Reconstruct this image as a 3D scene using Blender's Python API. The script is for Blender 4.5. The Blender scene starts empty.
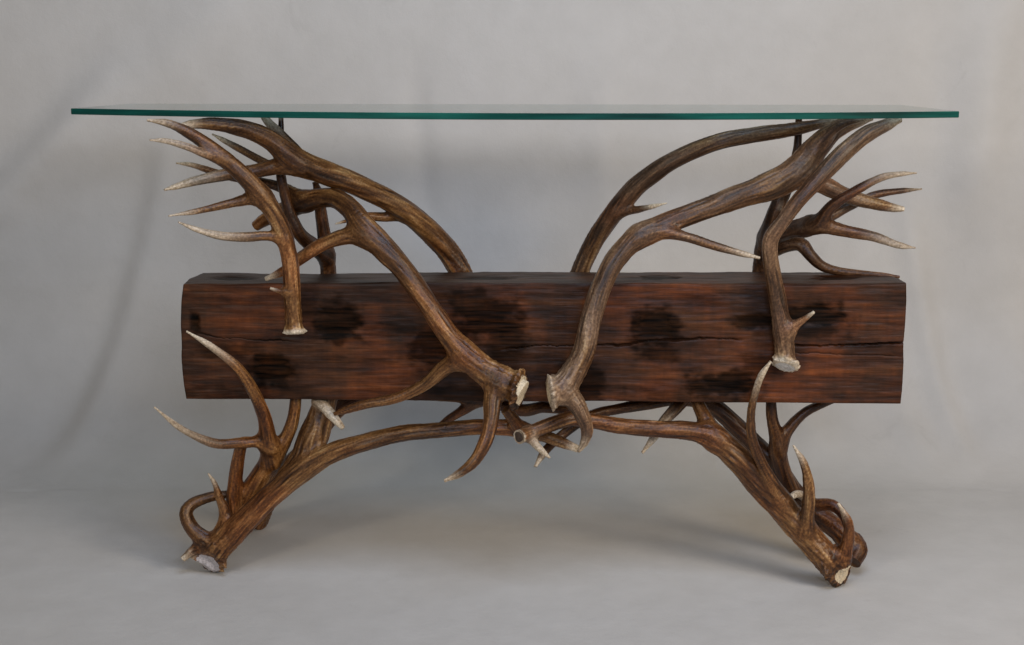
import bpy, math, random
import numpy as np
from mathutils import Vector
random.seed(4); np.random.seed(4)
C = bpy.context.scene.collection
S = bpy.context.scene

# ------------------------------------------------------------------ camera
FPX, W, H = 1400.0, 1024, 645
PITCH = math.atan(262.5 / FPX)
CY, CZ = -2.45, 0.95
cam = bpy.data.objects.new('camera', bpy.data.cameras.new('camera')); C.objects.link(cam)
cam.location = (0, CY, CZ); cam.rotation_euler = (math.pi/2 - PITCH, 0, 0)
cam.data.sensor_width = 36; cam.data.lens = FPX / W * 36; cam.data.clip_end = 100; cam.data.clip_start = 0.05
S.camera = cam
sp, cp = math.sin(PITCH), math.cos(PITCH)
def P(px, py, Y, r=1.0):
    """real-world point on the plane at depth Y, and the metres that r measured units span there"""
    x = (px - 512) / FPX; u = (322.5 - py) / FPX
    d = np.array([x, cp + sp*u, -sp + cp*u]); t = (Y - CY) / d[1]
    p = np.array([0, CY, CZ]) + t*d
    return p, r * t / FPX

# ------------------------------------------------------------------ noise
def _h(ix, iy, iz):
    h = (ix*374761393 + iy*668265263 + iz*2147483647 + 1013904223) & 0xffffffff
    h = ((h ^ (h >> 13)) * 1274126177) & 0xffffffff
    h = ((h ^ (h >> 16)) * 2246822519) & 0xffffffff
    return ((h ^ (h >> 13)) & 0xffffff) / float(0xffffff) * 2 - 1
def noise(p):
    p = np.asarray(p, float); i = np.floor(p).astype(np.int64); f = p - i; f = f*f*(3-2*f)
    r = 0
    for dx in (0, 1):
        for dy in (0, 1):
            for dz in (0, 1):
                w = (f[:,0] if dx else 1-f[:,0])*(f[:,1] if dy else 1-f[:,1])*(f[:,2] if dz else 1-f[:,2])
                r = r + w*_h(i[:,0]+dx, i[:,1]+dy, i[:,2]+dz)
    return r
def fbm(p, o=3):
    a, r, q = 1., 0, np.asarray(p, float)
    for k in range(o): r = r + a*noise(q + 17.3*k); q = q*2.03; a *= .5
    return r / 1.75
def sstep(a, b, x):
    t = np.clip((x-a)/(b-a), 0, 1); return t*t*(3-2*t)

# ------------------------------------------------------------------ materials
def mat(name):
    m = bpy.data.materials.new(name); m.use_nodes = True
    nt = m.node_tree; return m, nt, nt.nodes['Principled BSDF']
def nd(nt, t, **k):
    n = nt.nodes.new(t)
    for a, v in k.items():
        if a.startswith('i_'):
            key = a[2:]; key = int(key) if key.isdigit() else key.replace('_', ' ')
            n.inputs[key].default_value = v
        else: setattr(n, a, v)
    return n
def mixc(nt, fac, a, b, mode='MIX'):
    n = nt.nodes.new('ShaderNodeMix'); n.data_type = 'RGBA'; n.blend_type = mode
    for s, v in ((0, fac), (6, a), (7, b)):
        if isinstance(v, bpy.types.NodeSocket): nt.links.new(v, n.inputs[s])
        elif s == 0: n.inputs[0].default_value = v
        else: n.inputs[s].default_value = (*v, 1)
    return n.outputs[2]
def ramp(nt, src, stops):
    n = nt.nodes.new('ShaderNodeValToRGB'); nt.links.new(src, n.inputs[0])
    e = n.color_ramp.elements
    e[0].position, e[0].color = stops[0][0], (*stops[0][1], 1)
    e[1].position, e[1].color = stops[-1][0], (*stops[-1][1], 1)
    for p, c in stops[1:-1]:
        q = e.new(p); q.color = (*c, 1)
    return n.outputs[0]
def attr(nt, name):
    n = nt.nodes.new('ShaderNodeAttribute'); n.attribute_name = name; return n.outputs['Fac']

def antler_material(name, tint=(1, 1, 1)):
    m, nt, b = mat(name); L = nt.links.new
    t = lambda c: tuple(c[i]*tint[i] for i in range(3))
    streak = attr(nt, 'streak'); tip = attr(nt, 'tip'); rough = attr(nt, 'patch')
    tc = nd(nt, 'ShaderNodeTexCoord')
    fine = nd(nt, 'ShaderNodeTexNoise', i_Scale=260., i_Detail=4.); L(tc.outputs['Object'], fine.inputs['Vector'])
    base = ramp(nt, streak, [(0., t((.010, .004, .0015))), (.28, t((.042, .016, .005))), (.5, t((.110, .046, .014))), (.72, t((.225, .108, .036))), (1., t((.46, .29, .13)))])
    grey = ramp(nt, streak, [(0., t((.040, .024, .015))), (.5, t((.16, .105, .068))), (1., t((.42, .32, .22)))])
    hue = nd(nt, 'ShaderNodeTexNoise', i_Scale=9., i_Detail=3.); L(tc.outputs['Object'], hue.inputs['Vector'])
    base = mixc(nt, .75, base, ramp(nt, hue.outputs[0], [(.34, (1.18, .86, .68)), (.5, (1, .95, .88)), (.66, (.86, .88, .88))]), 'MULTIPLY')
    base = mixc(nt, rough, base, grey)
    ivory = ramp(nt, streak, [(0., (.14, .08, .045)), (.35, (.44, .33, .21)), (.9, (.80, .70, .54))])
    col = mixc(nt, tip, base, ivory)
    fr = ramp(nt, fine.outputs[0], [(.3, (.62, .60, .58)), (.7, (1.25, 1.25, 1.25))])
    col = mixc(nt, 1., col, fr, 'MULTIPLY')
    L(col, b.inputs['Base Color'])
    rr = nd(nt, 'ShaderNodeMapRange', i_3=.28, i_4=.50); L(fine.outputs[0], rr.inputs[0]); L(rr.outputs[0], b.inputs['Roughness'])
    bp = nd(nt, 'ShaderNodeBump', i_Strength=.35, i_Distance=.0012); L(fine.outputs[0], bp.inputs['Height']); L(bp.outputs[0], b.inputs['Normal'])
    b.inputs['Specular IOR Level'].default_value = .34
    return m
M_ant = antler_material('antler brown')
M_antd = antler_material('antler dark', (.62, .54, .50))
M_antw = antler_material('antler golden', (1.18, 1.05, .86))

def bone_material(name, core):
    m, nt, b = mat(name); L = nt.links.new
    tc = nd(nt, 'ShaderNodeTexCoord'); r = attr(nt, 'streak')
    n = nd(nt, 'ShaderNodeTexNoise', i_Scale=240., i_Detail=5.); L(tc.outputs['Object'], n.inputs['Vector'])
    v = nd(nt, 'ShaderNodeTexVoronoi', i_Scale=700.); L(tc.outputs['Object'], v.inputs['Vector'])
    c = ramp(nt, n.outputs[0], [(.25, tuple(x*.5 for x in core)), (.5, core), (.75, tuple(min(.85, x*1.25) for x in core))])
    c = mixc(nt, .35, c, ramp(nt, v.outputs[0], [(0., (.25, .2, .15)), (.4, (1, 1, 1))]), 'MULTIPLY')
    L(c, b.inputs['Base Color']); b.inputs['Roughness'].default_value = .7
    bp = nd(nt, 'ShaderNodeBump', i_Strength=.5, i_Distance=.001); L(n.outputs[0], bp.inputs['Height']); L(bp.outputs[0], b.inputs['Normal'])
    return m
M_bone = bone_material('sawn antler bone', (.64, .52, .35))
M_bonegrey = bone_material('sawn antler bone grey', (.50, .45, .44))
M_white = bone_material('bright bone', (.66, .62, .56))
M_hollow = bone_material('dark antler pith', (.06, .035, .02))

# ------------------------------------------------------------------ the table
table = bpy.data.objects.new('console_table', None); C.objects.link(table)
table.location = (0, .06, 0)
table['label'] = 'console table of brown antlers and a dark timber beam under a clear green-edged glass top'
table['category'] = 'console table'
TO = np.array([0, .06, 0])
def link(name, me, parent, label=None):
    o = bpy.data.objects.new(name, me); C.objects.link(o); o.parent = parent
    if label: o['label'] = label
    return o

# ------------------------------------------------------------------ antler builder
def resample(pts, step=.007):
    """Catmull-Rom through world points with radii"""
    q = np.array([np.append(*P(a, b, Y, r*.95)) for a, b, Y, r in pts])
    out = []
    n = len(q)
    for i in range(n-1):
        p0 = q[i-1] if i else 2*q[0]-q[1]; p1, p2 = q[i], q[i+1]; p3 = q[i+2] if i+2 < n else 2*q[-1]-q[-2]
        d = np.linalg.norm(p2[:3]-p1[:3]); k = max(2, int(d/step))
        for j in range(k):
            t = j/k
            v = .5*((2*p1)+(-p0+p2)*t+(2*p0-5*p1+4*p2-p3)*t*t+(-p0+3*p1-3*p2+p3)*t**3)
            v[3] = p1[3] + (p2[3]-p1[3])*(t*t*(3-2*t))
            out.append(v)
    out.append(q[-1]); out = np.array(out)
    out[:,3] = np.maximum(out[:,3], .0008)
    return out
def frames(q):
    T = np.gradient(q[:,:3], axis=0); T /= np.linalg.norm(T, axis=1)[:,None]
    u = np.cross(T[0], [0, .3, 1.]); 
    if np.linalg.norm(u) < 1e-3: u = np.cross(T[0], [1, 0, 0])
    U = [u/np.linalg.norm(u)]
    for t in T[1:]:
        v = U[-1] - t*np.dot(U[-1], t); U.append(v/np.linalg.norm(v))
    U = np.array(U); V = np.cross(T, U)
    s = np.concatenate([[0], np.cumsum(np.linalg.norm(np.diff(q[:,:3], axis=0), axis=1))])
    return T, U, V, s
def tube(q, verts, faces, n=14, ext=0.):
    T, U, V, s = frames(q); q = q.copy()
    if ext: q = np.vstack([q[:1], q]); q[0,:3] -= T[0]*ext; T = np.vstack([T[:1], T]); U = np.vstack([U[:1], U]); V = np.vstack([V[:1], V])
    b = len(verts)
    for i in range(len(q)):
        for k in range(n):
            a = 2*math.pi*k/n
            verts.append(q[i,:3] + max(q[i,3], .0022)*(math.cos(a)*U[i]+math.sin(a)*V[i]))
    for i in range(len(q)-1):
        for k in range(n):
            k2 = (k+1) % n
            faces.append((b+i*n+k, b+i*n+k2, b+(i+1)*n+k2, b+(i+1)*n+k))
    faces.append(tuple(b+k for k in reversed(range(n)))); e = b+(len(q)-1)*n
    faces.append(tuple(e+k for k in range(n)))
def seg_eval(p, q, full=False):
    A, B = q[:-1], q[1:]; best = np.full(len(p), 1e9); idx = np.zeros(len(p), int); tt = np.zeros(len(p))
    for i in range(len(A)):
        a, b = A[i], B[i]; ab = b[:3]-a[:3]; L2 = ab@ab
        t = np.clip(((p-a[:3])@ab)/L2, 0, 1)
        c = a[:3]+t[:,None]*ab; d = np.linalg.norm(p-c, axis=1) - (a[3]+(b[3]-a[3])*t)
        m = d < best; best[m] = d[m]; idx[m] = i; tt[m] = t[m]
    return (best, idx, tt) if full else best

ZTOP = .8555
def antler(branches, cut=None, material=None, label=None, burr_material=None, tips=None, patch=0., seed=0, bend=.55, cut_name=True, rug=1.0, vox=.0021, pale_burr=0., core=.80, tipk=1.):
    """branches[0] is the main beam, its first point the cut base; the rest are tines (first point buried in the beam).
       cut: direction the sawn face looks; tips: pale length per branch in metres"""
    qs = [resample(b) for b in branches]
    material = material or M_ant
    tips = tips or [.03]*len(qs)
    verts, faces = [], []
    for i, q in enumerate(qs): tube(q, verts, faces, ext=(q[0,3] if (i == 0 and cut is not None) else 0))
    me = bpy.data.meshes.new('tmp'); me.from_pydata([tuple(v) for v in verts], [], faces)
    ob = bpy.data.objects.new('tmp', me); C.objects.link(ob)
    md = ob.modifiers.new('r', 'REMESH'); md.mode = 'VOXEL'; md.voxel_size = vox
    dg = bpy.context.evaluated_depsgraph_get(); dg.update()
    rm = bpy.data.meshes.new_from_object(ob.evaluated_get(dg))
    bpy.data.objects.remove(ob); bpy.data.meshes.remove(me)
    p = np.empty(len(rm.vertices)*3); rm.vertices.foreach_get('co', p); p = p.reshape(-1, 3)
    if cut is not None:
        cn = np.array(cut, float); cn /= np.linalg.norm(cn); cc = qs[0][0,:3]
    def field(p):
        D = np.array([seg_eval(p, q) for q in qs])
        d = D[0]
        if cut is not None:
            e_ = (p-cc)@cn; d = np.where(np.abs(e_) < .06, np.maximum(d, e_), d)
        for k in range(1, len(qs)):
            kk = bend * min(.026, qs[k][0,3]*2.0)
            h = np.clip(.5+.5*(D[k]-d)/kk, 0, 1); d = D[k]*(1-h)+d*h - kk*h*(1-h)*1.0
        return d
    e = 3e-4
    for it in range(4):
        d = field(p)
        g = np.stack([field(p+np.array(v)*e)-d for v in ((1,0,0),(0,1,0),(0,0,1))], 1)/e
        L = np.linalg.norm(g, axis=1)[:,None]; g = g/np.maximum(L, .3)
        p = p - np.clip(d, -.006, .006)[:,None]*g
    nrm = g/np.maximum(np.linalg.norm(g, axis=1)[:,None], 1e-6)
    # per branch coordinates
    res = [seg_eval(p, q, True) for q in qs]
    D = np.array([r[0] for r in res]); w = np.exp(-(D-D.min(0))/.0035); w /= w.sum(0)
    disp = 0; streak = 0; tip = 0; nearbase = np.zeros(len(p))
    for k, q in enumerate(qs):
        T, U, V, s = frames(q); _, i, t = res[k]
        c = q[i,:3]+(q[i+1,:3]-q[i,:3])*t[:,None]; R = q[i,3]+(q[i+1,3]-q[i,3])*t
        sv = s[i]+(s[i+1]-s[i])*t; rel = p-c
        uu = (rel*U[i]).sum(1)/np.maximum(R, .002); vv = (rel*V[i]).sum(1)/np.maximum(R, .002)
        twist = sv*3.; cu = uu*np.cos(twist)-vv*np.sin(twist); cv = uu*np.sin(twist)+vv*np.cos(twist)
        o = seed*13.7+k*5.1
        kf = np.clip(R/.012, .4, 1.3)
        ridge = fbm(np.stack([cu*2.6*kf.mean()+o, cv*2.6*kf.mean(), sv*16+o], 1), 3)
        ridge2 = noise(np.stack([cu*6.5+o, cv*6.5, sv*30], 1))
        lump = noise(np.stack([uu*1.1+o, vv*1.1, sv*22], 1))
        pearl = np.maximum(0, noise(p*260+o))*np.clip(1-sv/.20, 0, 1)*(k == 0)
        fade = sstep(.0, .05, s[-1]-sv)*.8+.2
        disp = disp + w[k]*R*rug*fade*(.07*ridge+.05*ridge2+.03*noise(np.stack([cu*13, cv*13, sv*45+o], 1))+.028*lump+.09*pearl)
        streak = streak + w[k]*(.50+.24*ridge+.19*ridge2+.20*noise(np.stack([cu*13, cv*13, sv*45+o], 1))+.12*noise(np.stack([cu*24, cv*24, sv*90+o], 1)) + .22*noise(np.stack([uu+o, vv, sv*9], 1)) + .25*pearl)
        tl = tips[k] if k < len(tips) else .03
        tip = tip + w[k]*tipk*(sstep(tl*1.3, tl*.1, s[-1]-sv + .010*ridge) if tl > 0 else 0)
        if k == 0: nearbase = sv
    if cut is not None:
        bd = -((p-cc)@cn); own = D[0] <= D.min(0)+1e-6
        rb = qs[0][0,3]
        ring = sstep(.020, .004, bd)*(np.linalg.norm(p-cc, axis=1) < rb*2.4)
        side = (nrm@cn) < .5
        nod = np.maximum(0, noise(p*190+seed)+.25)
        disp = disp + (side & own)*ring*rb*sstep(.0003, .003, bd)*(.17*np.exp(-((bd-.006)/.006)**2)+.36*nod)
        streak = streak - .18*ring*(nod < .3)*(not pale_burr) + .5*pale_burr*ring
        tip = np.maximum(tip, pale_burr*sstep(.011, .003, bd)*(np.linalg.norm(p-cc, axis=1) < rb*1.6))
        disp = np.where((nrm@cn > .75) & (bd < .003), .0006*noise(p*300), disp)
    p2 = p + nrm*disp[:,None]
    over = p2[:,2] > ZTOP; p2[over,2] = ZTOP
    p2[:,2] = np.maximum(p2[:,2], .0008)
    p2 = p2 - TO
    rm.vertices.foreach_set('co', p2.ravel()); rm.update()
    vn = np.empty(len(p2)*3); rm.vertex_normals.foreach_get('vector', vn); vn = vn.reshape(-1, 3)
    nf = len(rm.polygons); ls = np.empty(nf, int); lt = np.empty(nf, int)
    rm.polygons.foreach_get('loop_start', ls); rm.polygons.foreach_get('loop_total', lt)
    vi = np.empty(len(rm.loops), int); rm.loops.foreach_get('vertex_index', vi)
    fl = [vi[a:a+b] for a, b in zip(ls, lt)]
    f0 = vi[ls]
    br = D.argmin(0)
    cls = br[f0].copy()
    if cut is not None:
        fc = np.array([p[f].mean(0) for f in fl]); fn = np.array([nrm[f].mean(0) for f in fl])
        bd = -((fc-cc)@cn); near = np.linalg.norm(fc-cc, axis=1) < rb*2.2
        cls[(bd < .012) & near & (cls == 0)] = 900
        rad = np.linalg.norm(fc-cc-((fc-cc)@cn)[:,None]*cn, axis=1)
        cls[(bd < .0025) & (fn@cn > .55) & near & (rad < rb*core*(1+.12*noise(fc*120)))] = 901
    pt = np.clip(patch + .5*fbm(p*14+seed, 2)*(patch > 0), 0, 1)
    root = None; parts = []
    for key in [0] + sorted(set(cls.tolist()) - {0}):
        sel = [fl[j] for j in np.nonzero(cls == key)[0]]
        if len(sel) < 6: continue
        used = np.unique(np.concatenate(sel)); rmap = np.full(len(p2), -1); rmap[used] = np.arange(len(used))
        m2 = bpy.data.meshes.new('m')
        m2.from_pydata(p2[used].tolist(), [], [rmap[f].tolist() for f in sel])
        for nm, arr in (('streak', np.clip(streak, 0, 1)), ('tip', np.clip(tip, 0, 1)), ('patch', pt)):
            a = m2.attributes.new(nm, 'FLOAT', 'POINT'); a.data.foreach_set('value', np.ascontiguousarray(arr[used], dtype=np.float32))
        m2.polygons.foreach_set('use_smooth', [True]*len(m2.polygons))
        m2.normals_split_custom_set_from_vertices(vn[used].tolist())
        if key == 0: root = link('antler', m2, table, label); m2.materials.append(material)
        elif key == 901: link('cut_face', m2, root); m2.materials.append(burr_material or M_bone)
        elif key == 900: link('burr', m2, root); m2.materials.append(material)
        else: link('tine', m2, root); m2.materials.append(material)
    bpy.data.meshes.remove(rm)
    return root

# ---- upper left --------------------------------------------------------------
antler([[(295,334,-.035,9.5),(294,320,-.037,8.3),(292,290,-.045,8.5),(290,262,-.055,8.5),(283,232,-.07,9),(268,204,-.085,9.8),(247,179,-.10,9.5),(220,155,-.11,8.2),(194,136,-.12,6.4),(170,124,-.13,4.5),(147,120,-.14,1.5)],
        [(262,196,-.085,9),(245,200,-.09,6),(228,204,-.10,4.5),(198,211,-.13,3.2),(168,216,-.16,1)],
        [(225,160,-.11,6),(207,155,-.125,4.5),(188,147,-.14,4),(166,141,-.15,3),(149,140,-.16,1)],
        [(285,240,-.07,6),(268,236,-.08,5),(246,237,-.09,5),(222,236,-.105,4.5),(198,230,-.12,3),(178,222,-.13,1)],
        [(289,292,-.05,5),(279,291,-.055,2.4),(270,288,-.06,1.4)]],
       cut=(.05,-.15,-1), material=M_ant, tips=[.05,.05,.09,.12,.012], seed=1, tipk=.8, pale_burr=.8,
       label='antler with four pale tines hanging down the left of the beam')
antler([[(470,312,.17,12),(461,274,.165,11.8),(440,242,.15,11.5),(404,210,.11,11.5),(357,185,.06,11.5),(320,171,.02,12.5),(293,158,-.005,13),(270,140,-.015,10.5),(245,129,-.03,9),(215,124,-.045,7),(195,124,-.055,5),(176,126,-.06,2)],
        [(300,166,.0,10),(276,167,.0,8),(252,172,-.005,7.5),(225,175,-.02,6.5),(195,181,-.04,5),(178,186,-.05,3.5),(164,190,-.06,1.2)],
        [(308,168,.02,9),(296,152,.03,7),(282,136,.045,5.5),(268,122,.06,4.5),(262,114,.07,3)],
        [(285,172,.04,6),(262,161,.055,4.2),(240,149,.07,3.8),(225,141,.08,3),(212,134,.09,1)],
        [(411,214,.12,5.5),(387,217,.11,5.2),(362,216,.09,4),(346,221,.055,2),(335,224,.05,.8)]],
       material=M_ant, tips=[.04,.10,.06,.05,.015], seed=2, label='thick antler arching from the beam top to the far left under the glass')
antler([[(521,391,-.085,16.5),(508,384,-.078,15.5),(490,374,-.07,14.5),(468,357,-.062,14.5),(448,334,-.058,11.5),(428,304,-.055,11),(405,272,-.05,11),(385,250,-.045,12.5),(364,228,-.03,13.5),(350,208,-.005,10.5),(332,198,.03,10),(308,201,.06,11),(284,211,.09,9.5),(266,219,.11,7),(256,226,.12,5.5)],
        [(368,238,-.035,11),(348,236,-.03,8.5),(325,243,-.02,7),(304,256,-.01,6.5),(285,270,.005,5),(266,279,.02,2.5)],
        [(462,358,-.06,11),(444,368,-.05,8),(424,385,-.04,6.5),(396,398,-.035,5.5),(366,404,-.03,5),(346,410,-.025,4),(334,414,-.02,2)],
        [(497,378,-.075,12),(493,400,-.09,9.5),(491,420,-.105,8),(486,440,-.115,7.5),(475,460,-.125,6),(460,473,-.13,4.5),(444,481,-.135,1.8)],
        [(306,203,.06,8),(288,190,.07,6),(262,182,.08,4.5),(235,178,.085,4),(211,171,.09,3.6),(192,165,.095,2.8),(176,163,.10,1)]],
       cut=(.93,-.33,-.14), material=M_ant, core=1.0, tips=[0,.03,0,.03,.05], seed=3,
       label='large antler in front of the beam left of centre, its sawn base facing right')
antler([[(331,310,.165,9),(328,268,.16,8),(325,244,.15,7.5),(322,220,.14,6.5),(319,196,.135,5.5),(315,182,.13,3)],
        [(326,256,.15,8.5),(313,246,.11,8.5),(300,234,.07,7),(291,216,.06,6.5),(285,196,.055,5.5),(281,176,.05,5),(280,152,.06,4),(281,134,.075,3.2),(281,115,.09,2.6)]],
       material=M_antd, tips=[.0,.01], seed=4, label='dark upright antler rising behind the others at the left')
# ---- upper right -------------------------------------------------------------
antler([[(785,367,-.04,11.5),(785,354,-.04,10),(783,334,-.042,10),(779,308,-.045,9),(774,280,-.05,8.5),(770,256,-.06,8),(771,238,-.07,8),(783,221,-.08,7.4),(798,201,-.085,7.8),(817,180,-.08,9),(840,156,-.07,9.5),(864,136,-.06,9),(884,126,-.055,7),(900,119,-.05,4)],
        [(788,332,-.045,8),(797,324,-.055,5),(806,318,-.065,3),(814,312,-.075,1.6)]],
       cut=(-.35,-.55,-.9), material=M_ant, burr_material=M_white, tips=[.03,.015], patch=.35, seed=5, pale_burr=.7, core=.9,
       label='slender antler crossing the right of the beam with a white sawn base')
antler([[(569,312,.17,10),(580,272,.165,9.5),(600,232,.15,10),(630,193,.12,10.3),(652,174,.10,10),(678,158,.08,9),(718,142,.06,8.5),(760,134,.065,8),(795,129,.07,7),(820,124,.075,5),(840,120,.08,2.5)],
        [(616,212,.13,6),(634,210,.11,4),(650,207,.06,2.8),(667,203,.07,.8)]],
       material=M_ant, tips=[.04,.05], patch=.25, seed=6, label='plain arching antler from the beam top right of centre, one short spike')
antler([[(549,393,-.085,13.5),(560,388,-.08,14),(572,374,-.072,13),(584,350,-.065,11.5),(591,320,-.06,11),(600,290,-.055,11),(614,262,-.05,11),(636,238,-.04,11.5),(662,225,-.03,11),(700,211,-.02,11),(740,196,-.01,12.5),(775,184,.0,15.5),(800,168,.01,15.5),(818,146,.015,12.5),(836,130,.02,9.5),(856,122,.025,6.5),(872,118,.03,3)],
        [(640,236,-.04,11),(665,233,-.045,6.5),(690,238,-.05,5.2),(715,246,-.06,4.6),(740,253,-.07,3.5),(760,258,-.075,1.6)],
        [(562,392,-.08,13),(573,400,-.085,10),(582,415,-.09,8),(587,430,-.09,6.5),(584,443,-.095,4.5),(578,452,-.10,1.6)],
        [(800,172,.01,14),(826,186,.015,9.5),(850,197,.02,7.8),(876,204,.025,6.2),(894,208,.03,4.5),(904,209,.03,2.5)],
        [(808,158,.015,11),(822,140,.0,6.5),(836,128,-.01,5),(850,122,-.02,3.2),(866,119,-.03,1.8)]],
       cut=(-.985,-.12,-.12), material=M_ant, burr_material=M_bone, pale_burr=.35, tips=[.04,.06,.03,.03,.02], patch=.4, seed=7, tipk=.7,
       label='large antler in front of the beam right of centre, its sawn base facing left')
antler([[(759,310,.165,9),(761,268,.16,9),(765,242,.14,9),(773,218,.08,8.5),(782,196,.085,8),(791,176,.09,7),(796,158,.09,5),(798,138,.09,4),(799,114,.09,3.4)],
        [(768,238,.13,9),(790,230,.045,9),(806,226,.01,9),(820,221,-.02,8.5),(832,206,-.04,6),(855,191,-.055,5),(880,178,-.06,4),(900,174,-.06,2.8),(917,173,-.06,.9)],
        [(812,225,.0,9),(828,227,-.02,7.5),(850,232,-.03,6.2),(875,237,-.045,5.2),(898,245,-.055,3.8),(916,248,-.06,.9)],
        [(765,254,.145,8),(784,246,.11,7.5),(800,244,.09,7.5),(811,256,.08,6),(824,267,.08,5),(846,272,.075,4),(880,275,.07,3),(900,277,.065,1.5)],
        [(806,228,.02,8),(830,216,.045,6),(850,206,.055,5),(875,195,.06,4.2),(900,191,.065,3.2),(922,189,.07,.9)]],
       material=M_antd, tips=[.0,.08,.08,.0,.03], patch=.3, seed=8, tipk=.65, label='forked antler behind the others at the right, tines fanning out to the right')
# ---- lower left legs ---------------------------------------------------------
antler([[(209,563,.048,12.8),(217,551,.048,13),(236,530,.045,13),(258,508,.04,12),(280,488,.035,12),(304,469,.03,12.5),(330,454,.02,10.5),(362,443,.01,9.2),(400,434,.005,8.5),(440,430,.0,8),(480,427,.0,8.2),(512,428,.0,8.5),(535,433,-.015,7),(558,441,-.035,6),(578,449,-.05,4)],
        [(291,474,.045,12),(304,459,.045,15),(313,438,.05,16),(321,416,.055,13.5),(328,396,.06,11)],
        [(317,400,.045,6),(323,405,.026,6.2),(330,413,.014,5.6),(337,421,.007,4.4),(343,428,.0,2.6)] ,
        [(524,432,-.01,7),(515,421,-.018,6.5),(506,409,-.025,6)],
        [(212,543,.05,10),(203,538,.05,9),(192,528,.055,7.5),(186,514,.06,7),(192,504,.07,6.3),(210,497,.08,5.4),(229,494,.09,4)],
        [(222,536,.06,9),(225,513,.055,6),(219,497,.05,4.2),(215,484,.045,2.8),(208,473,.04,.9)],
        [(210,545,.05,7),(200,546,.05,5.5),(191,552,.045,4.8),(183,559,.042,3.2)]],
       cut=(-.45,-.8,-.42), material=M_ant, burr_material=M_bonegrey, tips=[.02,0,.10,0,0,.03,.025], core=1.0, seed=9, rug=1.1,
       label='front left leg antler with a curled tine by its grey sawn foot')
antler([[(224,540,.11,12),(236,519,.105,12.5),(252,492,.09,12),(268,466,.07,11),(279,450,.06,9),(289,432,.055,7),(294,414,.055,6.3),(296,396,.055,6)],
        [(272,460,.06,10.5),(268,442,.04,9.5),(264,416,.01,7),(252,389,-.02,6.2),(237,367,-.035,5.2),(212,347,-.05,3.8),(186,331,-.065,1.1)],
        [(270,446,.04,8.5),(258,442,.03,6),(240,443,.02,5.3),(214,443,.0,5),(182,429,-.03,3.4),(154,407,-.06,1)],
        [(234,520,.08,9.5),(234,497,.075,8),(236,474,.065,7.2),(240,450,.045,6.2),(244,442,.035,4.5)]],
       material=M_antw, tips=[0,.09,.13,0], seed=10, label='left leg antler with two long curved white-tipped tines in front of the beam')
antler([[(255,519,.315,13.5),(264,502,.29,12),(284,474,.24,11),(308,446,.21,10),(334,412,.18,9.5),(365,394,.15,9),(420,393,.13,8),(480,397,.12,8),(520,410,.09,6.5),(545,407,.07,6),(575,412,.06,5),(600,420,.06,2.5)],
        [(484,396,.12,7),(468,407,.125,5.6),(452,417,.13,4.6),(436,427,.14,2)]],
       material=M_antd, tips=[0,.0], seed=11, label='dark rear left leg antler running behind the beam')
# ---- lower right legs --------------------------------------------------------
antler([[(842,573,-.018,13.5),(832,564,-.015,14.8),(812,541,-.01,14.5),(788,514,-.005,14.5),(762,486,.0,14.5),(738,458,.0,14),(714,438,.0,13),(690,431,.0,10),(657,429,-.005,8.8),(620,426,-.01,8.2),(592,421,-.015,7.6),(570,419,-.03,7.8),(545,427,-.045,7.5),(529,433,-.055,7.3),(519,437,-.074,7.6)],
        [(716,440,.0,12),(708,424,.015,8.5),(700,408,.03,7),(694,394,.045,6)],
        [(784,504,-.01,10),(773,484,-.02,7),(761,462,-.03,5.8),(752,438,-.035,5.2),(751,413,-.04,4.4),(755,394,-.045,3.8),(761,376,-.05,3.6),(771,361,-.055,1.4)],
        [(806,530,-.02,9),(808,510,-.035,6.8),(809,488,-.045,5.8),(804,464,-.05,4.2),(793,445,-.055,1.2)],
        [(842,562,-.02,9.5),(848,540,-.03,6.6),(848,522,-.035,5),(838,503,-.035,1.6)],
        [(527,432,-.052,5.5),(533,441,-.062,4.8),(541,450,-.072,3.6),(550,458,-.08,1.3)]],
       cut=(.62,-.78,-.05), material=M_ant, tips=[.007,0,.07,.04,.03,.075], core=.80, seed=12, rug=1.1,
       label='front right leg antler on a pale sawn foot with tines curling upward')
antler([[(853,556,.085,10.5),(842,534,.07,11),(818,514,.10,11),(795,492,.11,10),(765,455,.12,10),(735,425,.13,9.5),(710,404,.13,9),(680,398,.12,8),(650,403,.10,6.5),(618,409,.08,5.5),(592,415,.06,5),(566,432,.02,5.2),(546,450,-.01,4.8),(535,467,-.03,1.8)],
        [(786,486,.10,10),(779,458,.09,8.6),(776,436,.085,7.4),(772,418,.08,6),(771,398,.08,5.4)],
        [(779,448,.09,7.5),(788,430,.09,6),(804,413,.095,5),(822,404,.10,4.4),(838,398,.105,3.6)],
        [(800,502,.09,8),(815,505,.05,7),(832,505,.03,6.2),(843,515,.015,5),(847,530,.01,3)],
        [(806,498,.06,5),(797,494,.03,4),(787,500,.01,2.6)],
        [(684,398,.10,7.5),(675,409,.08,6.3),(665,420,.065,5.6),(655,436,.05,4.4),(642,453,.035,1.6)],
        [(855,540,.08,8),(859,550,.06,9),(853,562,.04,8.5)]],
       material=M_antd, tips=[.03,0,0,0,.06,.09,0], seed=13, rug=1.1, label='dark rear right leg antler forking below the beam')

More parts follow.
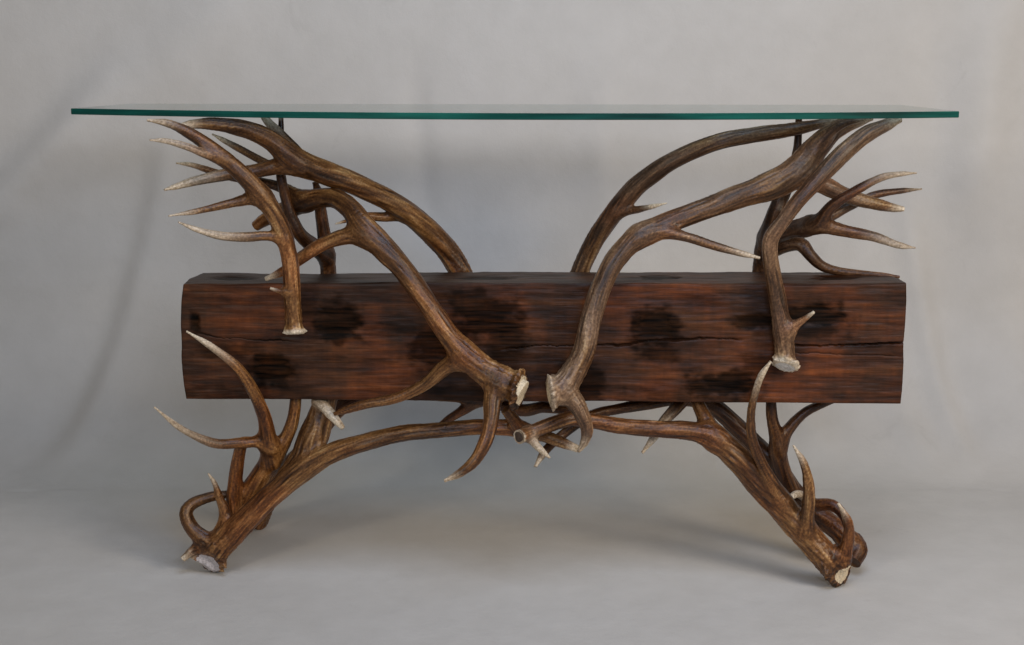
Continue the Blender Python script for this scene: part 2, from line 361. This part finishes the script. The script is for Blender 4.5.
# ---- hollow ring seen on the cut end of the front right leg antler tip --------
def disc(name, px, py, Y, r, n, material, parent, th=.0012, off=0.):
    c, rw = P(px, py, Y, r); n = Vector(n).normalized(); c = c + np.array(n)*off; a = n.orthogonal().normalized(); b = n.cross(a)
    vs = [Vector(c - TO) + n*th*(k == 0) + 0*a for k in (0,)]; fs = []
    for ring in (1., 1.):
        for k in range(24):
            g = 2*math.pi*k/24; rr = rw*(1+.08*math.sin(3*g))
            vs.append(Vector(c-TO) + (a*math.cos(g)+b*math.sin(g))*rr - n*(th*2 if len(vs) > 24 else 0))
    for k in range(24):
        k2 = (k+1) % 24; fs.append((0, 1+k, 1+k2)); fs.append((1+k, 25+k, 25+k2, 1+k2))
    me = bpy.data.meshes.new('m'); me.from_pydata(vs, [], fs); me.materials.append(material)
    return link(name, me, parent)
ant = [o for o in C.objects if o.name.startswith('antler')]
leg_r = [o for o in ant if o.get('label', '').startswith('front right')][0]
pa, pb = P(529, 433, -.055)[0], P(519, 437, -.074)[0]
disc('pith', 519, 437, -.074, 5.2, pb-pa, M_hollow, leg_r, off=.0012)

# ------------------------------------------------------------------ timber beam
def wood_material():
    m, nt, b = mat('reclaimed timber'); L = nt.links.new
    tc = nd(nt, 'ShaderNodeTexCoord')
    mp = nd(nt, 'ShaderNodeMapping', i_Scale=(2.2, 30., 30.)); L(tc.outputs['Object'], mp.inputs[0])
    g = nd(nt, 'ShaderNodeTexNoise', i_Scale=1.6, i_Detail=8., i_Roughness=.62, i_Distortion=.5); L(mp.outputs[0], g.inputs[0])
    mp2 = nd(nt, 'ShaderNodeMapping', i_Scale=(9., 160., 160.)); L(tc.outputs['Object'], mp2.inputs[0])
    g2 = nd(nt, 'ShaderNodeTexNoise', i_Scale=1.2, i_Detail=4.); L(mp2.outputs[0], g2.inputs[0])
    big = nd(nt, 'ShaderNodeTexNoise', i_Scale=5.5, i_Detail=5., i_Roughness=.6); L(tc.outputs['Object'], big.inputs[0])
    saw = nd(nt, 'ShaderNodeMapping', i_Scale=(110., 1., 6.), i_Rotation=(0, .25, 0)); L(tc.outputs['Object'], saw.inputs[0])
    sw = nd(nt, 'ShaderNodeTexNoise', i_Scale=1., i_Detail=2.); L(saw.outputs[0], sw.inputs[0])
    red = ramp(nt, g.outputs[0], [(.22, (.028, .009, .0025)), (.42, (.070, .018, .004)), (.58, (.118, .032, .007)), (.80, (.185, .058, .014))])
    brn = ramp(nt, g.outputs[0], [(.28, (.014, .005, .0015)), (.5, (.042, .014, .004)), (.8, (.095, .034, .010))])
    bm = ramp(nt, big.outputs[0], [(.42, (0, 0, 0)), (.56, (1, 1, 1))])
    c = mixc(nt, bm, red, brn)
    mo = nd(nt, 'ShaderNodeTexNoise', i_Scale=1., i_Detail=7., i_Roughness=.68); mm = nd(nt, 'ShaderNodeMapping', i_Scale=(9., 22., 22.)); L(tc.outputs['Object'], mm.inputs[0]); L(mm.outputs[0], mo.inputs[0])
    c = mixc(nt, .85, c, ramp(nt, mo.outputs[0], [(.34, (.38, .34, .32)), (.5, (.9, .86, .82)), (.66, (1.5, 1.4, 1.25))]), 'MULTIPLY')
    c = mixc(nt, .5, c, ramp(nt, g2.outputs[0], [(.34, (.35, .33, .32)), (.5, (1, 1, 1)), (.66, (1.5, 1.45, 1.4))]), 'MULTIPLY')
    c = mixc(nt, .28, c, ramp(nt, sw.outputs[0], [(.3, (.5, .5, .5)), (.7, (1.3, 1.3, 1.3))]), 'MULTIPLY')
    c = mixc(nt, attr(nt, 'grime'), c, ramp(nt, g.outputs[0], [(.3, (.018, .009, .005)), (.7, (.060, .029, .015))]))
    stm = nd(nt, 'ShaderNodeMath', operation='MULTIPLY'); L(attr(nt, 'stain'), stm.inputs[0]); rg = nd(nt, 'ShaderNodeMapRange', i_1=.32, i_2=.55, i_3=1.0, i_4=.72); L(g2.outputs[0], rg.inputs[0]); L(rg.outputs[0], stm.inputs[1])
    c = mixc(nt, stm.outputs[0], c, ramp(nt, g2.outputs[0], [(.3, (.0008, .0008, .0006)), (.75, (.005, .0055, .004))]))
    L(c, b.inputs['Base Color'])
    rr = nd(nt, 'ShaderNodeMapRange', i_3=.34, i_4=.62); L(g2.outputs[0], rr.inputs[0]); L(rr.outputs[0], b.inputs['Roughness'])
    sp_ = nd(nt, 'ShaderNodeMapRange', i_3=.24, i_4=.04); L(attr(nt, 'stain'), sp_.inputs[0]); L(sp_.outputs[0], b.inputs['Specular IOR Level'])
    ad = nd(nt, 'ShaderNodeMath', operation='ADD'); L(g.outputs[0], ad.inputs[0]); L(g2.outputs[0], ad.inputs[1])
    bp = nd(nt, 'ShaderNodeBump', i_Strength=.5, i_Distance=.002); L(ad.outputs[0], bp.inputs['Height']); L(bp.outputs[0], b.inputs['Normal'])
    return m
M_wood = wood_material()
YL, YR, BD = .015, -.02, .125
fTL, fTR = P(183, 283, YL)[0], P(907, 283, YR)[0]
fBL, fBR = P(186, 399, YL)[0], P(901, 404, YR)[0]
NX = 560
prof = []                                     # unit cross section (y 0..1, z 0..1) walked round
def seg(a, b, n): return [(a[0]+(b[0]-a[0])*i/n, a[1]+(b[1]-a[1])*i/n) for i in range(n)]
prof = seg((0,0), (0,1), 150) + seg((0,1), (1,1), 36) + seg((1,1), (1,0), 60) + seg((1,0), (0,0), 36)
prof = np.array(prof); NP = len(prof)
u = np.linspace(0, 1, NX)
co = []
for i, t in enumerate(u):
    x = fTL[0]+(fTR[0]-fTL[0])*t; xb = fBL[0]+(fBR[0]-fBL[0])*t
    y0 = YL+(YR-YL)*t; z1 = fTL[2]+(fTR[2]-fTL[2])*t; z0 = fBL[2]+(fBR[2]-fBL[2])*t
    y = prof[:,0]*BD; z = prof[:,1]
    hgt = z1-z0
    rc = .0035+.002*math.sin(9*t)             # worn rounded long edges
    yy, zz = y-BD/2, z*hgt-hgt/2
    qx = np.abs(yy)-(BD/2-rc); qz = np.abs(zz)-(hgt/2-rc); m = (qx > 0) & (qz > 0)
    ln = np.hypot(qx, qz); k = np.where(m & (ln > rc), rc/np.maximum(ln, 1e-6), 1)
    yy = np.where(m, np.sign(yy)*(BD/2-rc+qx*k), yy); zz = np.where(m, np.sign(zz)*(hgt/2-rc+qz*k), zz)
    zf = (zz+hgt/2)/hgt
    co.append(np.stack([xb+(x-xb)*zf, y0+BD/2+yy, z0+zf*hgt], 1))
co = np.array(co)                              # NX x NP x 3
flat = co.reshape(-1, 3)
PY = np.tile(prof[:,0], NX); PZ = np.tile(prof[:,1], NX); TT = np.repeat(u, NP)
# ends: slightly skewed, the rear corners cut in as on the photo
endk = (sstep(.012, 0, TT) - sstep(.988, 1, TT))
flat[:,0] += endk*(.010*PY**2 + .0012*noise(np.stack([PY*5, PZ*6, PY*0+3], 1)))
flat[:,0] += -.006*np.sin(PZ*3.1)*sstep(.03, 0, TT)
front = (PY < .02); top = (PZ > .98)
nz = fbm(np.stack([flat[:,0]*5, flat[:,1]*14, flat[:,2]*14], 1), 4)
nx = fbm(np.stack([flat[:,0]*22, flat[:,1]*90, flat[:,2]*90+7], 1), 3)
flat[:,1] += front*(.0020*nz+.0011*nx); flat[:,2] += (top*(.0030*nz+.0012*nx)) + (PZ < .02)*.002*nz
stain = np.zeros(len(flat)); grime = np.zeros(len(flat)); depth = np.zeros(len(flat))
def to_px(p):
    d = p - np.array([0, CY, CZ]); f = d[:,1]*cp - d[:,2]*sp; v = d[:,1]*sp + d[:,2]*cp
    return 512+FPX*d[:,0]/f, 322.5-FPX*v/f
fx, fy = to_px(flat)
wob = fbm(np.stack([flat[:,0]*26, flat[:,2]*60, flat[:,1]*60], 1), 3)
def blot(cx, cy, w, h, s=1., d=.0):            # iron-black stain of irregular shape
    global stain, depth
    a = np.maximum(np.abs(fx-cx)/w, np.abs(fy-cy)/h) * .6 + np.hypot((fx-cx)/w, (fy-cy)/h) * .4
    k = sstep(1.32, .60, a + .30*wob + .30*nx + .55*fbm(np.stack([flat[:,0]*55, flat[:,2]*80, flat[:,1]*0+cx], 1), 4))*front*s
    stain = np.maximum(stain, k); depth = np.maximum(depth, d*sstep(.9, .5, a+.2*wob)*front)
for b_ in [(338,322,27,22,1,.003),(272,371,25,17,1,.004),(195,321,5,10,1,.002),(305,312,14,12,.5),(436,345,26,22,.95,.002),(486,318,40,20,.95),(508,340,20,24,.8),(470,300,22,12,.8),
           (655,326,23,17,.95,.003),(654,354,24,8,.85),(650,338,14,6,.6),(722,384,36,14,.95,.002),(760,366,22,10,.7),(760,322,26,9,.95,.003),(815,316,34,14,.97,.003),(806,332,40,7,.7),
           (588,385,14,20,.9),(230,350,30,8,.55),(470,392,60,8,.6),(400,330,60,6,.4),(560,372,26,8,.55),(690,395,60,6,.5),(860,345,26,3,.6),(700,300,18,6,.3),(250,392,60,6,.5),(350,360,60,4,.4)]:
    blot(*b_)
# long drying cracks
def crack(pts, w, d, fade=(.0, .0)):
    global stain, depth
    xs = [a for a, b in pts]; ys = [b for a, b in pts]
    yc = np.interp(fx, xs, ys) + 1.6*noise(np.stack([fx*.05, fx*0+w, fx*0], 1)) + .6*noise(np.stack([fx*.3, fx*0+w, fx*0], 1))
    on = sstep(xs[0]-2, xs[0]+12, fx)*sstep(xs[-1]+2, xs[-1]-12, fx)
    ww = w*(.6+.5*noise(np.stack([fx*.04+9, fx*0, fx*0], 1)))
    k = sstep(1.7, .5, np.abs(fy-yc)/np.maximum(ww, .3))*on*front
    stain = np.maximum(stain, k); depth = np.maximum(depth, d*k)
crack([(500,348),(560,345),(596,345),(628,344),(650,341),(700,338),(745,339)], 1.1, .006)
crack([(790,345),(820,347),(850,346),(880,344),(906,342)], 1.5, .009)
crack([(790,352),(840,356),(904,356)], .9, .002)
crack([(190,334),(240,338),(300,342)], .9, .0015)
crack([(745,318),(790,322)], 1., .002)
flat[:,1] += depth
# top face: grey grime and dark mortise hollows
grime = np.where(top & (PY > .02), .45, 0)*sstep(.75, .35, TT) + np.where(top & (PY > .02), .2, 0) + .25*(PZ > .97)
for cx, w in ((484, 34), (660, 22), (838, 24), (235, 26)):
    k = .9*sstep(1.2, .6, np.hypot((fx-cx)/w, (PY-.5)/.20) + .45*wob)*top
    stain = np.maximum(stain, k); flat[:,2] -= .003*k
grime = np.clip(grime + .5*sstep(.1, .9, wob+.2*nz), 0, 1)
faces = []
for i in range(NX-1):
    for k in range(NP):
        k2 = (k+1) % NP; faces.append((i*NP+k, i*NP+k2, (i+1)*NP+k2, (i+1)*NP+k))
faces.append(tuple(range(NP-1, -1, -1))); faces.append(tuple((NX-1)*NP+k for k in range(NP)))
me = bpy.data.meshes.new('timber_beam'); me.from_pydata((flat-TO).tolist(), [], [tuple(reversed(f)) for f in faces])
for nm, arr in (('stain', stain), ('grime', grime)):
    a = me.attributes.new(nm, 'FLOAT', 'POINT'); a.data.foreach_set('value', np.ascontiguousarray(np.clip(arr, 0, 1), dtype=np.float32))
me.polygons.foreach_set('use_smooth', [len(p.vertices) == 4 for p in me.polygons])
me.materials.append(M_wood); me.update()
beam = link('timber_beam', me, table)

# ------------------------------------------------------------------ glass top
def glass_mats():
    m = bpy.data.materials.new('clear glass'); m.use_nodes = True; nt = m.node_tree; nt.nodes.clear(); L = nt.links.new
    o = nd(nt, 'ShaderNodeOutputMaterial'); mx = nd(nt, 'ShaderNodeMixShader'); fr = nd(nt, 'ShaderNodeFresnel', i_IOR=1.5)
    tr = nd(nt, 'ShaderNodeBsdfTransparent', i_Color=(.93, .975, .95, 1)); gl = nd(nt, 'ShaderNodeBsdfGlossy', i_Roughness=.02, i_Color=(.97, 1, .985, 1))
    L(fr.outputs[0], mx.inputs[0]); L(tr.outputs[0], mx.inputs[1]); L(gl.outputs[0], mx.inputs[2]); L(mx.outputs[0], o.inputs[0])
    e, nt, b = mat('green glass edge'); L = nt.links.new
    tc = nd(nt, 'ShaderNodeTexCoord'); mp = nd(nt, 'ShaderNodeMapping', i_Scale=(3., 3., 40.)); L(tc.outputs['Object'], mp.inputs[0])
    n = nd(nt, 'ShaderNodeTexNoise', i_Scale=2., i_Detail=3.); L(mp.outputs[0], n.inputs[0])
    L(ramp(nt, n.outputs[0], [(.3, (.004, .030, .024)), (.5, (.006, .060, .046)), (.72, (.010, .105, .078))]), b.inputs['Base Color'])
    b.inputs['Roughness'].default_value = .18; b.inputs['Specular IOR Level'].default_value = .3
    return m, e
M_glass, M_edge = glass_mats()
GL, GR = P(71, 111, .03)[0], P(959, 115, -.11)[0]
ZG0, ZG1 = .8562, .8668
def outline():
    n = 60; pts = []
    for i in range(n+1):
        t = i/n; x = GL[0]+(GR[0]-GL[0])*t; y = .03+(-.11-.03)*t - .155*4*t*(1-t)
        pts.append((x, y))
    pts.append((GR[0]-.006, .22)); pts.append((GL[0]+.03, .30))
    return pts
ol = outline(); n = len(ol); ch = .0010
def inset(o, d):
    cx = sum(p[0] for p in o)/len(o); cy = sum(p[1] for p in o)/len(o)
    r = []
    for i, p in enumerate(o):
        a = Vector(o[i-1]); b = Vector(o[(i+1) % len(o)]); t = (b-a).normalized(); nn = Vector((-t.y, t.x))
        r.append((p[0]+nn.x*d, p[1]+nn.y*d))
    return r
rings = [(inset(ol, ch), ZG0), (ol, ZG0+ch), (ol, ZG1-ch), (inset(ol, ch), ZG1)]
vs = [(x, y-.06, z) for o_, z in rings for x, y in o_]; fs = []; mi = []
for r in range(3):
    for i in range(n):
        j = (i+1) % n; fs.append((r*n+i, r*n+j, (r+1)*n+j, (r+1)*n+i)); mi.append(1)
fs.append(tuple(reversed(range(n)))); mi.append(0); fs.append(tuple(3*n+i for i in range(n))); mi.append(0)
me = bpy.data.meshes.new('glass_top'); me.from_pydata(vs, [], fs); me.materials.append(M_glass); me.materials.append(M_edge)
me.polygons.foreach_set('material_index', mi); me.update()
link('glass_top', me, table)

# ------------------------------------------------------------------ backdrop
def backdrop_material():
    m, nt, b = mat('backdrop cloth'); L = nt.links.new
    tc = nd(nt, 'ShaderNodeTexCoord')
    a = nd(nt, 'ShaderNodeTexNoise', i_Scale=1.7, i_Detail=4., i_Roughness=.55); L(tc.outputs['Object'], a.inputs[0])
    c = nd(nt, 'ShaderNodeTexNoise', i_Scale=14., i_Detail=6., i_Roughness=.6); L(tc.outputs['Object'], c.inputs[0])
    w = nd(nt, 'ShaderNodeTexNoise', i_Scale=330., i_Detail=3.); L(tc.outputs['Object'], w.inputs[0])
    col = ramp(nt, a.outputs[0], [(.3, (.515, .478, .425)), (.7, (.54, .506, .458))])
    col = mixc(nt, .4, col, ramp(nt, c.outputs[0], [(.3, (.90, .90, .89)), (.7, (1.06, 1.06, 1.06))]), 'MULTIPLY')
    # scuffs on the floor part, faint
    s = nd(nt, 'ShaderNodeTexNoise', i_Scale=7., i_Detail=9., i_Roughness=.75, i_Distortion=1.2); L(tc.outputs['Object'], s.inputs[0])
    col = mixc(nt, .22, col, ramp(nt, s.outputs[0], [(.30, (.72, .71, .70)), (.40, (1, 1, 1))]), 'MULTIPLY')
    L(col, b.inputs['Base Color']); b.inputs['Roughness'].default_value = .85; b.inputs['Specular IOR Level'].default_value = .15
    ad = nd(nt, 'ShaderNodeMath', operation='MULTIPLY_ADD', i_1=.12); L(w.outputs[0], ad.inputs[0]); L(c.outputs[0], ad.inputs[2])
    bp = nd(nt, 'ShaderNodeBump', i_Strength=.35, i_Distance=.006); L(ad.outputs[0], bp.inputs['Height']); L(bp.outputs[0], b.inputs['Normal'])
    return m
YW, RB = .95, .38
L1 = YW-RB+3.4; LA = RB*math.pi/2; LT = 2.3
sv = np.concatenate([np.linspace(0, L1-.8, 40), np.linspace(L1-.8, L1+LA, 160)[1:], np.linspace(L1+LA, L1+LA+LT, 150)[1:]])
xv = np.linspace(-2.6, 2.6, 420)
XX, SS = np.meshgrid(xv, sv)
ang = np.clip((SS-L1)/RB, 0, math.pi/2)
by = np.where(SS < L1, SS-3.4, YW-RB+RB*np.sin(ang)); bz = np.where(SS < L1, 0, RB*(1-np.cos(ang))+np.maximum(0, SS-L1-LA))
nyv, nzv = -np.sin(ang), np.cos(ang)
h = np.zeros_like(XX)
pw = np.stack([XX.ravel(), by.ravel(), bz.ravel()], 1); gx, gy = to_px(pw + np.array([0, 1e-9, 0])); gx = gx.reshape(XX.shape); gy = gy.reshape(XX.shape)
infront = (by > -1.5)
def fold(x0, y0, x1, y1, w, a, wl=1.0):       # a long soft crease of the hanging cloth, measured on the wall
    global h
    A, _ = P(x0, y0, YW); B, _ = P(x1, y1, YW); ax, az, bx_, bz_ = A[0], A[2], B[0], B[2]
    zz = np.where(SS < L1, 0, SS-L1-LA*.5 ); d = np.array([bx_-ax, bz_-az]); ln = np.hypot(*d); d = d/ln
    s_ = (XX-ax)*d[0]+(zz-az)*d[1]; e = (XX-ax)*d[1]-(zz-az)*d[0]
    e = e + .012*np.sin(s_*4+x0)
    h += 2.0*a*np.exp(-(e/w)**2)*sstep(-.15, .1, s_)*sstep(ln+.15, ln-.1, s_)*sstep(L1-.1, L1+.25, SS)
fold(165, 190, 108, 470, .04, .010); fold(140, 230, 70, 500, .06, -.007); fold(110, 120, -20, 270, .05, .012); fold(250, 30, 60, 200, .09, .012)
fold(905, 250, 932, 480, .03, .008); fold(930, 60, 950, 480, .06, -.005); fold(985, 100, 1010, 470, .07, .005); fold(870, 330, 900, 500, .04, .005)
fold(420, 120, 425, 260, .035, -.005); fold(600, 110, 610, 280, .05, .005); fold(760, 380, 800, 480, .04, .007); fold(1010, 20, 960, 230, .07, .010)
big = fbm(np.stack([XX.ravel()*1.3, SS.ravel()*1.0, XX.ravel()*0], 1), 2).reshape(XX.shape)
med = fbm(np.stack([XX.ravel()*6, SS.ravel()*2.4, XX.ravel()*0+5], 1), 3).reshape(XX.shape)
wallk = sstep(L1-.05, L1+.5, SS)
h += big*.012*wallk + med*.0016*(.25+wallk)*1.0
h = h*sstep(L1-.25, L1+.15, SS)
vsb = np.stack([XX, by+nyv*h, bz+nzv*h - .0005], -1).reshape(-1, 3)
nc = len(xv); fsb = [(r*nc+c, r*nc+c+1, (r+1)*nc+c+1, (r+1)*nc+c) for r in range(len(sv)-1) for c in range(nc-1)]
me = bpy.data.meshes.new('backdrop'); me.from_pydata(vsb.tolist(), [], fsb); me.materials.append(backdrop_material())
me.polygons.foreach_set('use_smooth', [True]*len(me.polygons)); me.update()
bd = bpy.data.objects.new('backdrop', me); C.objects.link(bd); bd['kind'] = 'structure'; bd['label'] = 'pale grey cloth backdrop sweeping down to the floor'

# ------------------------------------------------------------------ light
def area(name, loc, target, size, power, col, sy=None):
    l = bpy.data.lights.new(name, 'AREA'); l.energy = power; l.color = col; l.size = size
    if sy: l.shape = 'RECTANGLE'; l.size_y = sy
    o = bpy.data.objects.new(name, l); C.objects.link(o); o.location = loc
    o.rotation_euler = (Vector(target)-Vector(loc)).to_track_quat('-Z', 'Y').to_euler(); return o
area('window_light', (.45, -3.4, 1.5), (.25, .9, 1.15), .8, 30, (.60, .73, 1.0), .4)
area('lamp_left', (-1.6, -3.0, 1.6), (0, .4, .5), .5, 23, (1.0, .90, .74))
area('lamp_right', (2.3, -2.2, 1.6), (.5, .4, .4), .9, 50, (1.0, .86, .68))
area('overhead_light', (.45, -1.3, 2.8), (.3, .95, 1.0), 1.5, 48, (.60, .74, 1.0))
wd = bpy.data.worlds.new('World'); S.world = wd; wd.use_nodes = True
wd.node_tree.nodes['Background'].inputs[0].default_value = (.95, .96, 1., 1); wd.node_tree.nodes['Background'].inputs[1].default_value = .06
S.view_settings.view_transform = 'Standard'; S.view_settings.look = 'None'; S.view_settings.exposure = 0; S.view_settings.gamma = 1
S.render.engine = 'CYCLES'; S.cycles.max_bounces = 8; S.cycles.transparent_max_bounces = 16
S.render.resolution_x, S.render.resolution_y = W, H
